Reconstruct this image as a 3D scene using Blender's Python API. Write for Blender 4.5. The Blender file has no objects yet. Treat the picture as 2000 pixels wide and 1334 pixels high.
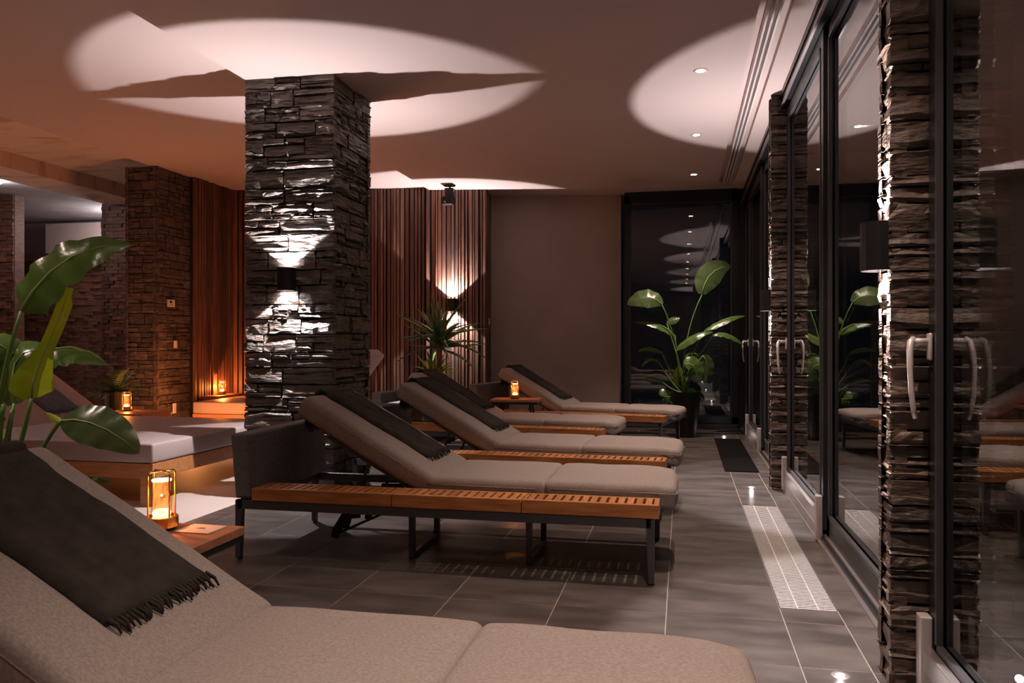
import bpy, bmesh, math, random
from mathutils import Vector, Matrix, noise
R = random.Random(7)
SC = bpy.context.scene
COL = SC.collection
rad = math.radians

# ------------------------------------------------------------------ camera, world, exposure
F = 1550.0; TH = math.atan(333 / F); CH = 1.05
cd = bpy.data.cameras.new('camera'); cam = bpy.data.objects.new('camera', cd); COL.objects.link(cam)
cd.sensor_width = 36; cd.lens = F / 2000 * 36; cd.clip_start = .05; cd.clip_end = 200
cam.location = (0, 0, CH); cam.rotation_euler = (rad(90), 0, TH); SC.camera = cam
w = bpy.data.worlds.new('night_sky'); SC.world = w; w.use_nodes = True
w.node_tree.nodes['Background'].inputs[0].default_value = (.25, .3, .45, 1)
w.node_tree.nodes['Background'].inputs[1].default_value = .004
SC.view_settings.view_transform = 'Standard'; SC.view_settings.look = 'None'
SC.view_settings.exposure = 0.8; SC.view_settings.gamma = 1.0; SC.view_settings.use_curve_mapping = False
SC.cycles.use_denoising = True
SC.cycles.max_bounces = 10; SC.cycles.diffuse_bounces = 5; SC.cycles.glossy_bounces = 6; SC.cycles.transmission_bounces = 10
SC.cycles.transparent_max_bounces = 12
SC.cycles.caustics_reflective = False; SC.cycles.caustics_refractive = False
SC.cycles.sample_clamp_indirect = 4.0
# light strengths, all in one place
P_SCONCE = 60.0; P_COLUMN = 60.0; P_SLATWALL = 90.0; P_DOWN = 100.0; P_LANTERN = 1.2; P_WARM = 19.0; P_FLOOR = 1.6; P_BAR = 2.0
C_COOL = (1.0, .92, .93); C_WARM = (1.0, .76, .63); C_FIRE = (1.0, .34, .10)

def at(u, v, Z):
    """world point at depth Z in front of the viewpoint (used to lay the plants' leaves out)"""
    a = (u - 1000) / F * Z
    return Vector((a * math.cos(TH) - Z * math.sin(TH), a * math.sin(TH) + Z * math.cos(TH), CH + (667 - v) * Z / F))

# ------------------------------------------------------------------ materials
def nmat(name, col, rough=.6, metal=0, col2=None, scale=8, stretch=(1, 1, 1), bump=0, bscale=60, bstretch=None, rand=0, spec=.5, detail=6, coords='Object', bdist=.01, contrast=(.35, .65), trans=0, coat=0):
    m = bpy.data.materials.new(name); m.use_nodes = True; n = m.node_tree.nodes; l = m.node_tree.links
    b = n['Principled BSDF']; b.inputs['Base Color'].default_value = (*col, 1)
    b.inputs['Roughness'].default_value = rough; b.inputs['Metallic'].default_value = metal
    b.inputs['Specular IOR Level'].default_value = spec
    b.inputs['Coat Weight'].default_value = coat
    tc = n.new('ShaderNodeTexCoord'); out = None
    if coords == 'World':
        g = n.new('ShaderNodeNewGeometry'); src = g.outputs['Position']
    else: src = tc.outputs[coords]
    oi = n.new('ShaderNodeObjectInfo')
    off = n.new('ShaderNodeVectorMath'); off.operation = 'MULTIPLY_ADD'
    l.new(oi.outputs['Random'], off.inputs[0]); off.inputs[1].default_value = (37, 19, 53); l.new(src, off.inputs[2])
    vec = off.outputs[0] if coords != 'World' else src
    if col2:
        mp = n.new('ShaderNodeMapping'); mp.inputs['Scale'].default_value = stretch; l.new(vec, mp.inputs[0])
        t = n.new('ShaderNodeTexNoise'); t.inputs['Scale'].default_value = scale; t.inputs['Detail'].default_value = detail
        l.new(mp.outputs[0], t.inputs['Vector'])
        r = n.new('ShaderNodeValToRGB'); r.color_ramp.elements[0].color = (*col, 1); r.color_ramp.elements[1].color = (*col2, 1)
        r.color_ramp.elements[0].position = contrast[0]; r.color_ramp.elements[1].position = contrast[1]
        l.new(t.outputs['Fac'], r.inputs[0]); out = r.outputs[0]
    if rand:
        hs = n.new('ShaderNodeHueSaturation')
        if out: l.new(out, hs.inputs['Color'])
        else: hs.inputs['Color'].default_value = (*col, 1)
        mr = n.new('ShaderNodeMapRange'); mr.inputs[3].default_value = 1 - rand; mr.inputs[4].default_value = 1 + rand
        l.new(oi.outputs['Random'], mr.inputs[0]); l.new(mr.outputs[0], hs.inputs['Value']); out = hs.outputs[0]
    if out: l.new(out, b.inputs['Base Color'])
    if bump:
        mp2 = n.new('ShaderNodeMapping'); mp2.inputs['Scale'].default_value = bstretch or stretch; l.new(vec, mp2.inputs[0])
        t2 = n.new('ShaderNodeTexNoise'); t2.inputs['Scale'].default_value = bscale; t2.inputs['Detail'].default_value = 5
        l.new(mp2.outputs[0], t2.inputs['Vector'])
        bp = n.new('ShaderNodeBump'); bp.inputs['Strength'].default_value = bump; bp.inputs['Distance'].default_value = bdist
        l.new(t2.outputs['Fac'], bp.inputs['Height']); l.new(bp.outputs[0], b.inputs['Normal'])
    if trans:
        tr = n.new('ShaderNodeBsdfTranslucent'); mx = n.new('ShaderNodeMixShader'); mx.inputs[0].default_value = trans
        if out: l.new(out, tr.inputs[0])
        else: tr.inputs[0].default_value = (*col, 1)
        l.new(b.outputs[0], mx.inputs[1]); l.new(tr.outputs[0], mx.inputs[2]); l.new(mx.outputs[0], n['Material Output'].inputs[0])
    return m
def emat(name, col, s):
    m = bpy.data.materials.new(name); m.use_nodes = True; b = m.node_tree.nodes['Principled BSDF']
    b.inputs['Base Color'].default_value = (*col, 1); b.inputs['Emission Color'].default_value = (*col, 1); b.inputs['Emission Strength'].default_value = s
    return m
def glass(name, col=(1, 1, 1), ior=1.5):
    """sheet glass: clear with Fresnel reflection"""
    m = bpy.data.materials.new(name); m.use_nodes = True; n = m.node_tree.nodes; l = m.node_tree.links
    n.remove(n['Principled BSDF'])
    t = n.new('ShaderNodeBsdfTransparent'); t.inputs[0].default_value = (*col, 1)
    g = n.new('ShaderNodeBsdfGlossy'); g.inputs['Roughness'].default_value = 0.0
    mx = n.new('ShaderNodeMixShader'); mx.inputs[0].default_value = .12; l.new(t.outputs[0], mx.inputs[1]); l.new(g.outputs[0], mx.inputs[2])
    l.new(mx.outputs[0], n['Material Output'].inputs[0]); return m

M = {}
M['plaster'] = nmat('ceiling_plaster', (.64, .51, .48), .9, bump=.05, bscale=120, coords='World')
M['wall'] = nmat('wall_plaster', (.40, .31, .26), .9, bump=.12, bscale=90, coords='World', col2=(.44, .34, .285), scale=2)
M['concrete'] = nmat('rough_concrete', (.78, .62, .52), .9, col2=(.42, .27, .18), scale=2.2, stretch=(1, 3, 1), bump=.3, bscale=14, coords='World', contrast=(.5, .78))
M['grey_ceiling'] = nmat('grey_ceiling_board', (.46, .43, .44), .9, col2=(.36, .33, .33), scale=2.5, coords='World')
M['lilac_wall'] = nmat('pale_wall', (.6, .55, .58), .9)
M['dark'] = nmat('dark_void', (.01, .009, .009), .9)
M['tile'] = nmat('floor_tile', (.058, .048, .044), .30, col2=(.118, .098, .089), scale=3.2, stretch=(1, 2.6, 1), bump=.05, bscale=30, rand=.07, bdist=.004, spec=.45)
M['grout'] = nmat('grout', (.24, .21, .195), .8)
M['pale_floor'] = nmat('pale_poured_floor', (.60, .50, .46), .62, col2=(.62, .52, .48), scale=1.5, coords='World', spec=.3)
M['stone'] = nmat('riven_stone', (.052, .040, .034), .42, col2=(.125, .096, .080), scale=7, stretch=(1, 1, 2.5), bump=1.0, bscale=13, bstretch=(1, 1, 4.2), rand=.35, spec=.7, coords='World', bdist=.022)
M['stone_warm'] = nmat('brown_riven_stone', (.062, .041, .031), .5, col2=(.145, .098, .074), scale=9, stretch=(1, 1, 2), bump=.9, bscale=17, bstretch=(1, 1, 3.5), rand=.3, spec=.6, coords='World', bdist=.014)
M['mortar'] = nmat('dark_joint', (.018, .014, .012), .9)
M['slat'] = nmat('wall_slat_wood', (.11, .046, .030), .5, col2=(.20, .092, .060), scale=5, stretch=(6, 6, .6), bump=.15, bscale=30, bstretch=(4, 4, .3), rand=.3, coords='World')
M['mosaic'] = nmat('wood_mosaic', (.11, .045, .030), .55, col2=(.22, .095, .06), scale=12, stretch=(1, 1, 4), bump=.3, bscale=40, rand=.45, coords='World')
M['teak'] = nmat('teak', (.36, .125, .038), .42, col2=(.54, .225, .075), scale=6, stretch=(1, 9, 9), bump=.12, bscale=40, bstretch=(1, 8, 8), rand=.16, spec=.5)
M['teak_cross'] = nmat('teak_slat', (.35, .125, .04), .42, col2=(.52, .22, .075), scale=7, stretch=(9, 1, 9), rand=.22)
M['walnut'] = nmat('table_wood', (.32, .125, .06), .4, col2=(.44, .19, .095), scale=5, stretch=(1, 8, 8), bump=.05, bscale=40)
M['oak'] = nmat('daybed_wood', (.38, .155, .055), .45, col2=(.50, .22, .08), scale=5, stretch=(1, 10, 10), bump=.05, bscale=40)
M['fabric'] = nmat('taupe_fabric', (.255, .212, .194), .92, col2=(.345, .292, .268), scale=130, stretch=(1, 1.6, 1), bump=.25, bscale=420, spec=.25, bdist=.002, detail=8)
M['fabric_dark'] = nmat('charcoal_fabric', (.125, .118, .124), .92, col2=(.17, .16, .168), scale=60, bump=.25, bscale=400, spec=.25, bdist=.002)
M['leather'] = nmat('taupe_leatherette', (.40, .315, .295), .5, bump=.05, bscale=150, spec=.4)
M['towel'] = nmat('dark_throw', (.036, .029, .026), .95, col2=(.052, .042, .037), scale=25, bump=.5, bscale=300, spec=.1, bdist=.003)
M['towel_blue'] = nmat('slate_throw', (.10, .115, .14), .95, col2=(.15, .165, .19), scale=40, bump=.5, bscale=200, spec=.1, bdist=.004)
M['steel'] = nmat('dark_steel', (.075, .070, .076), .4, .25)
M['black'] = nmat('black_metal', (.014, .013, .013), .42, .3)
M['frame'] = nmat('anthracite_frame', (.030, .031, .034), .33, .35)
M['alu'] = nmat('silver_aluminium', (.62, .56, .54), .32, .85)
M['alu_matt'] = nmat('satin_aluminium', (.66, .60, .58), .5, .3)
M['track'] = nmat('white_track', (.75, .70, .68), .45)
M['grille'] = nmat('grille_aluminium', (.60, .55, .53), .45)
M['brass'] = nmat('brass', (.75, .45, .15), .28, 1)
def sheet(name, ior=1.5):
    m = bpy.data.materials.new(name); m.use_nodes = True; n = m.node_tree.nodes; l = m.node_tree.links
    n.remove(n['Principled BSDF']); g = n.new('ShaderNodeBsdfGlass'); g.inputs['Roughness'].default_value = 0; g.inputs['IOR'].default_value = ior
    g.inputs['Color'].default_value = (.96, .97, .97, 1); l.new(g.outputs[0], n['Material Output'].inputs[0]); return m
M['pane'] = sheet('window_glass', 1.52)
M['lantern_glass'] = glass('amber_glass', (1, .78, .5))
M['glow'] = emat('candle_glow', (1, .52, .26), 4.5)
M['glow_soft'] = emat('added_lamp_glow', (1, .42, .12), 1.6)  # glow disc of the added warm lamps
def crystal():
    m = bpy.data.materials.new('glowing_crystal'); m.use_nodes = True; n = m.node_tree.nodes; l = m.node_tree.links; n.remove(n['Principled BSDF'])
    t = n.new('ShaderNodeBsdfTransparent'); e = n.new('ShaderNodeEmission'); e.inputs[0].default_value = (1, .42, .13, 1); e.inputs[1].default_value = 1.0
    tc = n.new('ShaderNodeTexCoord'); mp = n.new('ShaderNodeMapping'); mp.inputs['Scale'].default_value = (1, 1, .35); x = n.new('ShaderNodeTexNoise'); x.inputs['Scale'].default_value = 110
    r_ = n.new('ShaderNodeValToRGB'); r_.color_ramp.elements[0].position = .38; r_.color_ramp.elements[1].position = .72; r_.color_ramp.elements[0].color = (.15, .15, .15, 1); r_.color_ramp.elements[1].color = (.8, .8, .8, 1)
    mx = n.new('ShaderNodeMixShader'); l.new(tc.outputs['Object'], mp.inputs[0]); l.new(mp.outputs[0], x.inputs[0]); l.new(x.outputs['Fac'], r_.inputs[0]); l.new(r_.outputs[0], mx.inputs[0])
    l.new(t.outputs[0], mx.inputs[1]); l.new(e.outputs[0], mx.inputs[2]); l.new(mx.outputs[0], n['Material Output'].inputs[0]); return m
M['crystal'] = crystal()
M['lens'] = emat('lamp_lens', (1, .88, .86), 30)
M['lens_warm'] = emat('downlight_lens', (1, .72, .45), 60)
M['lens_floor'] = emat('floor_spot_lens', (1, .95, .95), 30)
M['leaf'] = nmat('leaf_green', (.08, .155, .035), .24, col2=(.125, .235, .05), scale=5, stretch=(1, 1, 1), bump=.1, bscale=40, trans=.3, spec=.6)
M['leaf_dark'] = nmat('leaf_dark_green', (.06, .10, .035), .24, col2=(.09, .145, .05), scale=5, trans=.2, spec=.6)
M['leaf_bright'] = nmat('leaf_lime', (.36, .52, .03), .35, col2=(.50, .60, .03), scale=6, trans=.5)
M['rib'] = nmat('leaf_midrib', (.30, .40, .15), .45)
M['stem'] = nmat('green_stem', (.13, .24, .05), .4)
M['bark'] = nmat('bark', (.16, .10, .06), .8, col2=(.30, .2, .13), scale=30, bump=.6)
M['paper'] = nmat('cream_paper', (.78, .66, .55), .7)
M['ink'] = nmat('ink', (.03, .02, .02), .8)
M['plastic'] = nmat('pale_plastic', (.72, .66, .58), .5)
M['screen'] = nmat('grey_screen', (.05, .05, .05), .2)
M['mat'] = nmat('dark_mat', (.007, .0065, .0065), 1, bump=.4, bscale=300, spec=.05)
M['soil'] = nmat('soil', (.03, .02, .012), .95)
M['ground'] = nmat('terrace_ground', (.05, .045, .04), .9)

# ------------------------------------------------------------------ helpers
class MB:
    def __init__(s): s.v = []; s.f = []
    def add(s, vs, fs, mx=None):
        k = len(s.v); s.v += [tuple(mx @ Vector(p)) if mx else tuple(p) for p in vs]; s.f += [tuple(i + k for i in q) for q in fs]; return s
    def box(s, x0, x1, y0, y1, z0, z1, mx=None):
        return s.add([(x, y, z) for z in (z0, z1) for y in (y0, y1) for x in (x0, x1)],
                     [(0, 2, 3, 1), (4, 5, 7, 6), (0, 1, 5, 4), (2, 6, 7, 3), (0, 4, 6, 2), (1, 3, 7, 5)], mx)
    def tube(s, pts, r, n=8, caps=True, r1=None):
        pts = [Vector(p) for p in pts]; vs = []; fs = []; N = len(pts)
        up = Vector((0, 0, 1))
        for i, p in enumerate(pts):
            t = (pts[min(i + 1, N - 1)] - pts[max(i - 1, 0)]).normalized()
            a = t.cross(up)
            if a.length < .05: a = t.cross(Vector((0, 1, 0)))
            a.normalize(); b = t.cross(a)
            rr = r if r1 is None else r + (r1 - r) * i / (N - 1)
            for k in range(n):
                an = 2 * math.pi * k / n; vs.append(p + a * math.cos(an) * rr + b * math.sin(an) * rr)
        for i in range(N - 1):
            for k in range(n): fs.append((i * n + k, i * n + (k + 1) % n, (i + 1) * n + (k + 1) % n, (i + 1) * n + k))
        if caps: fs.append(tuple(range(n))[::-1]); fs.append(tuple((N - 1) * n + k for k in range(n)))
        return s.add(vs, fs)
    def lathe(s, prof, c=(0, 0, 0), n=24, mx=None):
        vs = []; fs = []
        for r, z in prof:
            for k in range(n):
                a = 2 * math.pi * k / n; vs.append((c[0] + r * math.cos(a), c[1] + r * math.sin(a), c[2] + z))
        for i in range(len(prof) - 1):
            for k in range(n): fs.append((i * n + k, i * n + (k + 1) % n, (i + 1) * n + (k + 1) % n, (i + 1) * n + k))
        return s.add(vs, fs, mx)
    def prism(s, poly, a, b, mx=None):
        """poly: list of (x,z); extruded in y from a to b"""
        n = len(poly); vs = [(x, a, z) for x, z in poly] + [(x, b, z) for x, z in poly]
        fs = [tuple(range(n)), tuple(range(2 * n - 1, n - 1, -1))] + [(i, n + i, n + (i + 1) % n, (i + 1) % n) for i in range(n)]
        return s.add(vs, fs, mx)
    def mesh(s, name, m, smooth=False):
        me = bpy.data.meshes.new(name); me.from_pydata(s.v, [], s.f); me.materials.append(m)
        bm = bmesh.new(); bm.from_mesh(me); bmesh.ops.recalc_face_normals(bm, faces=bm.faces); bm.to_mesh(me); bm.free()
        if smooth:
            for p in me.polygons: p.use_smooth = True
        return me
    def build(s, name, m, parent=None, smooth=False, bevel=0, label=None):
        return link(s.mesh(name, m, smooth), name, parent, bevel, label)
def link(me, name, parent=None, bevel=0, label=None):
    o = bpy.data.objects.new(name, me); COL.objects.link(o); o.parent = parent
    if bevel:
        b = o.modifiers.new('edge', 'BEVEL'); b.width = bevel; b.segments = 2; b.limit_method = 'ANGLE'; b.angle_limit = rad(50)
    if label: o['label'] = label
    return o
def tag(o, label=None, cat=None, group=None, kind=None):
    for k, x in (('label', label), ('category', cat), ('group', group), ('kind', kind)):
        if x: o[k] = x
    return o
def empty(name, loc=(0, 0, 0), rz=0):
    o = bpy.data.objects.new(name, None); COL.objects.link(o); o.location = loc; o.rotation_euler.z = rz; o.empty_display_size = .1; return o
KIDS = {}
def copy_tree(o, parent=None):
    c = o.copy(); COL.objects.link(c); c.parent = parent
    for ch in list(o.children): copy_tree(ch, c)
    return c
def rbox(mb, x0, x1, y0, y1, z0, z1, r, seg=4, div=6, puff=0, wob=0, seed=0, mx=None):
    """soft box with rounded edges, a little puffed and wrinkled"""
    h = [(x1 - x0) / 2, (y1 - y0) / 2, (z1 - z0) / 2]; c = Vector(((x0 + x1) / 2, (y0 + y1) / 2, (z0 + z1) / 2))
    r = min(r, min(h) * .98)
    T = []
    for a in h:
        inner = a - r; d = max(1, min(div, int(2 * inner / .06) + 1))
        t = [-a + r * (1 - math.cos(math.pi / 2 * k / seg)) for k in range(seg)] + [-inner + 2 * inner * k / d for k in range(d + 1)] + [a - r * (1 - math.cos(math.pi / 2 * k / seg)) for k in range(seg - 1, -1, -1)]
        T.append(t)
    ids = {}; vs = []; fs = []
    def vid(i, j, k):
        if (i, j, k) in ids: return ids[(i, j, k)]
        p = Vector((T[0][i], T[1][j], T[2][k])); q = Vector([max(-(h[a] - r), min(h[a] - r, p[a])) for a in range(3)])
        d = p - q
        if d.length > 1e-9: p = q + d.normalized() * r
        fx = 1 - (p.x / h[0]) ** 2; fy = 1 - (p.y / h[1]) ** 2
        p.z += puff * max(0, fx) ** .5 * max(0, fy) ** .5 * (1 if p.z > 0 else -.35)
        if wob:
            n = noise.noise((p + c) * 7 + Vector((seed * 3.1, 0, 0))); p.z += n * wob; p.y += n * wob * .8 * abs(p.y / h[1]); p.x += wob * .6 * noise.noise((p + c) * 9 + Vector((0, seed, 5)))
        ids[(i, j, k)] = len(vs); vs.append(p + c); return ids[(i, j, k)]
    n = [len(t) - 1 for t in T]
    for ax in range(3):
        a, b = [q for q in range(3) if q != ax]
        for side in (0, n[ax]):
            for i in range(n[a]):
                for j in range(n[b]):
                    q = []
                    for di, dj in ((0, 0), (1, 0), (1, 1), (0, 1)):
                        t = [0, 0, 0]; t[ax] = side; t[a] = i + di; t[b] = j + dj; q.append(vid(*t))
                    fs.append(tuple(q))
    return mb.add(vs, fs, mx)
def spot(name, loc, power, size, blend, col, rot, parent=None, r=.01):
    l = bpy.data.lights.new(name, 'SPOT'); l.energy = power; l.spot_size = size; l.spot_blend = blend; l.color = col; l.shadow_soft_size = r
    o = bpy.data.objects.new(name, l); COL.objects.link(o); o.location = loc; o.rotation_euler = rot; o.parent = parent; return o
def point(name, loc, power, col, r=.03, parent=None):
    l = bpy.data.lights.new(name, 'POINT'); l.energy = power; l.color = col; l.shadow_soft_size = r
    o = bpy.data.objects.new(name, l); COL.objects.link(o); o.location = loc; o.parent = parent; return o
def struct(name, mb, m, label=None, parent=None, **k):
    o = mb.build(name, m, parent, **k)
    if parent is None: tag(o, label, None, None, 'structure')
    return o

# ------------------------------------------------------------------ setting: floor of tiles
H1, H2 = 2.80, 2.89
TX, TY, X0, Y0 = .4345, .4262, .3735, 2.70
fl = MB().box(-2.82, 1.0, -9, 14, -.1, -.0011).build('floor', M['grout']); tag(fl, 'tiled grey floor of the relaxation room', None, None, 'structure')
tl = MB(); g = .0022
tl.box(g, TX - g, g, TY - g, -.0010, 0)
tile_me = tl.mesh('tile', M['tile'])
half = MB().box(g, TX / 2 - g, g, TY - g, -.0010, 0).mesh('tile', M['tile'])
CUT = {}
def cut_tile(wd):
    k = round(wd, 3)
    if k not in CUT: CUT[k] = MB().box(g, wd - g, g, TY - g, -.0010, 0).mesh('tile', M['tile'])
    return CUT[k]
rest = MB(); cells = []
for i in range(-31, 2):
    for j in range(-27, 27):
        x = X0 + (i - 1) * TX if i < 1 else X0; y = Y0 + (j - 1) * TY
        if i == 0: x = X0 - TX
        if i == 1: x = X0
        wide = TX if i != 1 else TX / 2
        if i == 1 and 2.9 < y < 5.2: continue           # the grille lies here
        if x < -2.82 - TX + .02: continue                       # the pale poured floor takes over
        if x < -2.82: wide = x + TX + 2.82; x = -2.82
        cells.append((x, y, wide))
def vis(x, y):
    # rough test: in front of the viewpoint and inside its field of view
    Z = -x * math.sin(TH) + y * math.cos(TH); a = x * math.cos(TH) + y * math.sin(TH)
    return Z > 1.2 and abs(a / Z) < .70
vc = sorted([c for c in cells if vis(c[0] + c[2] / 2, c[1] + .2) and c[0] > -6.6], key=lambda c: c[0] ** 2 + c[1] ** 2)[:294]
vs_ = set(vc)
for c in cells:
    if c in vs_:
        o = link(tile_me if abs(c[2] - TX) < 1e-6 else half if abs(c[2] - TX / 2) < 1e-6 else cut_tile(c[2]), 'tile', fl); o.location = (c[0], c[1], R.uniform(-.0006, 0))
    else: rest.box(c[0] + g, c[0] + c[2] - g, c[1] + g, c[1] + TY - g, -.0010, 0)
rest.box(X0 + TX / 2 + g, 1.0, -9, 2.70 - TY, -.0010, -.0005)
for ya, yb in ((Y0 + TY, 3.280), (5.286, Y0 + 7 * TY)):
    MB().box(X0 + g, X0 + TX / 2 - g, ya + g, yb, -.0010, 0).build('tile', M['tile'], fl)
y = Y0 - 27 * TY
while y < 13:
    if y > Y0 - TY * 1.5:
        o = link(half, 'tile', fl); o.location = (X0 + TX / 2, y, 0)
    y += TY
tag(rest.build('distant_tile', M['tile'], fl), kind='stuff')
struct('floor_2', MB().box(-13, -2.822, -9, 14, -.1, .0), M['pale_floor'], 'pale smooth poured floor under the daybeds, left of the tiles')
# ------------------------------------------------------------------ ceiling
def slab(name, pts, z0, z1, m, label, parent=None):
    mb = MB(); n = len(pts)
    mb.add([(x, y, z0) for x, y in pts] + [(x, y, z1) for x, y in pts], [tuple(range(n)), tuple(range(n, 2 * n))] + [(i, (i + 1) % n, n + (i + 1) % n, n + i) for i in range(n)])
    return struct(name, mb, m, label, parent)
EW = lambda x, d=0: (x, 8.75 + (x + 5.32) * .153 + d)     # the end wall runs slightly askew
slab('ceiling', [(-2.86, -9), (.39, -9), (.39, 9.32), (-2.86, 8.75)], H1, H1 + .25, M['plaster'], 'smooth plaster ceiling over the loungers, lowered by a hand')
slab('ceiling_2', [(-5.45, -9), (-2.86, -9), (-2.86, 11), (-5.45, 11)], H2, H2 + .2, M['plaster'], 'smooth plaster ceiling strip left of the step edge')
slab('ceiling_3', [(-2.86, 8.6), (1.0, 9.2), (1.0, 11), (-2.86, 11)], H2, H2 + .2, M['plaster'], 'narrow raised strip of ceiling along the end wall')
slab('ceiling_4', [(.56, -9), (1.0, -9), (1.0, 9.4), (.56, 9.35)], H1, H1 + .25, M['plaster'], 'narrow plaster ceiling strip above the glass doors')
slab('ceiling_5', [(.38, -9), (.58, -9), (.58, 9.4), (.38, 9.35)], H1 + .05, H1 + .25, M['plaster'], 'recessed slot in the ceiling holding the curtain track')
t = MB()
for x in (.445, .475, .505): t.box(x - .006, x + .006, -8.9, 9.05, H1 - .004, H1 + .052)
t.box(.439, .511, 9.05, 9.07, H1 - .004, H1 + .05)
tag(t.build('curtain_track', M['track']), 'long white double curtain track in the ceiling slot', 'track')
slab('ceiling_6', [(-6.75, -9), (-5.45, -9), (-5.45, 12), (-6.75, 12)], 2.99, 3.1, M['concrete'], 'raw stained concrete ceiling left of the plaster')
slab('ceiling_7', [(-13, -9), (-7.3, -9), (-7.3, 14), (-13, 14)], 2.93, 3.1, M['grey_ceiling'], 'pale grey ceiling boards beyond the concrete beam')
slab('ceiling_beam', [(-7.3, -9), (-6.75, -9), (-6.75, 12), (-7.3, 12)], 2.83, 3.1, M['concrete'], 'concrete beam under the ceiling at upper left')

# ------------------------------------------------------------------ stone facing
def stone_variants(m, n=10, nx=6, nz=4, rel=.5):
    """riven stones: ledges that run along the stone, broken here and there"""
    out = []
    for s in range(n):
        rr = random.Random(s + 5); vs = []; fs = []
        cx = [0] + [min(.94, max(.06, (i + rr.uniform(-.3, .3)) / (nx - 1))) for i in range(1, nx - 1)] + [1]
        cz = [0] + sorted(rr.uniform(.14, .86) for _ in range(nz - 1)) + [1]
        ledge = [rr.uniform(-.5, .5) * rel for _ in range(nz + 1)]; tilt = rr.uniform(-.25, .25)
        for k in range(nz + 1):
            for i in range(nx):
                e = i in (0, nx - 1) or k in (0, nz)
                d = .62 + ledge[k] + rel * rr.uniform(-.18, .18) + tilt * (cx[i] - .5) * .5
                if e: d -= rr.uniform(.05, .18)
                z = cz[k] + (rr.uniform(-.07, .07) + .10 * math.sin(cx[i] * 3 + s) if k not in (0, nz) else rr.uniform(0, .05) * (1 if k == 0 else -1))
                vs.append((cx[i] + (rr.uniform(0, .025) if i == 0 else -rr.uniform(0, .025) if i == nx - 1 else 0), -min(1, max(.45, d + .08)), min(1, max(0, z))))
        for k in range(nz):
            for i in range(nx - 1):
                q = [k * nx + i, k * nx + i + 1, (k + 1) * nx + i + 1, (k + 1) * nx + i]
                fs += [(q[0], q[1], q[2]), (q[0], q[2], q[3])] if rr.random() < .5 else [(q[0], q[1], q[3]), (q[1], q[2], q[3])]
        b = len(vs); ring = [i for i in range(nx)] + [k * nx + nx - 1 for k in range(1, nz + 1)] + [nz * nx + i for i in range(nx - 2, -1, -1)] + [k * nx for k in range(nz - 1, 0, -1)]
        vs += [(vs[i][0], .25, vs[i][2]) for i in ring]; L = len(ring)
        fs += [(ring[i], b + i, b + (i + 1) % L, ring[(i + 1) % L]) for i in range(L)]
        mb = MB(); mb.add(vs, fs); out.append(mb.mesh('stone', m))
    return out
ST = stone_variants(M['stone']); STW = stone_variants(M['stone_warm'], rel=.34, nz=3)
def facing(parent, origin, ang, width, height, row, depth, variants, rng, stuff=False, lmin=.09, lmax=.24, split=.5, cap=300):
    """a face of stones: origin = lower corner, ang = direction of the face's run, outward normal to its right"""
    base = Matrix.Translation(origin) @ Matrix.Rotation(ang, 4, 'Z'); z = 0; recs = []
    while z < height - .01:
        h = row * rng.uniform(.82, 1.22)
        if height - z - h < row * .5: h = height - z
        x = -.012; W = width + .012
        while x < W - .005:
            l = rng.uniform(lmin, lmax)
            if W - x - l < lmin * .7: l = W - x
            courses = [(z, h)]
            if rng.random() < split:
                q = rng.uniform(.3, .7); courses = [(z, h * q), (z + h * q, h * (1 - q))]
            for zz, hh in courses:
                pieces = [(x, l)]
                if l > .17 and rng.random() < .35 and len(courses) > 1:
                    q = rng.uniform(.35, .65); pieces = [(x, l * q), (x + l * q, l * (1 - q))]
                for xx, ll in pieces: recs.append((xx, zz, ll, hh, depth * rng.uniform(.85, 1.18)))
            x += l
        z += h
    mb = MB()
    for i, (xx, zz, ll, hh, dd) in enumerate(recs):
        me = rng.choice(variants); gp = .0022
        mx = Matrix.Translation((xx + gp, 0, zz + gp)) @ Matrix.Diagonal((ll - 2 * gp, dd, hh - 2 * gp, 1))
        if stuff or i >= cap: mb.add([v.co for v in me.vertices], [tuple(p.vertices) for p in me.polygons], base @ mx)
        else:
            o = link(me, 'stone', parent); o.matrix_local = base @ mx
    if mb.v: tag(mb.build('stone_facing', variants[0].materials[0], parent), kind='stuff')
    return len(recs)
def pillar(name, label, x0, x1, y0, y1, h, row, depth, var, faces, seed, lmin=.09, lmax=.24, rel=.0):
    rng = random.Random(seed)
    root = empty(name); tag(root, label, None, None, 'structure')
    MB().box(x0 + .03, x1 - .03, y0 + .03, y1 - .03, 0, h).build('core', M['mortar'], root)
    d = .03
    spec = {'front': ((x0, y0 + d, 0), 0, x1 - x0), 'right': ((x1 - d, y0 + .012, 0), math.pi / 2, y1 - y0 - .012), 'back': ((x1, y1 - d, 0), math.pi, x1 - x0), 'left': ((x0 + d, y1, 0), -math.pi / 2, y1 - y0 - .012)}
    for k, (o, a, wd) in spec.items():
        if k in faces: facing(root, o, a, wd, h, row, depth, var, rng, stuff=faces[k] == 's', lmin=lmin, lmax=lmax, cap=149)
    return root
PX0, PX1, PY0, PY1 = -2.86, -2.24, 4.83, 5.45
pillar('stone_pillar', 'large square pillar faced in dark riven stone, with a black wall light on its front', PX0, PX1, PY0, PY1, H1, .108, .052, ST, {'front': 'p', 'right': 'p', 'back': 's', 'left': 's'}, 3, .13, .36)
pillar('stone_pillar', 'square stone pillar behind the daybeds carrying the thermostat', -5.75, -5.38, 7.33, 7.93, H2, .098, .028, STW, {'front': 'p', 'right': 'p', 'left': 's'}, 5, .09, .24)
cols = [2.59, 5.90, -.72, -4.03, -7.34]
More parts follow.
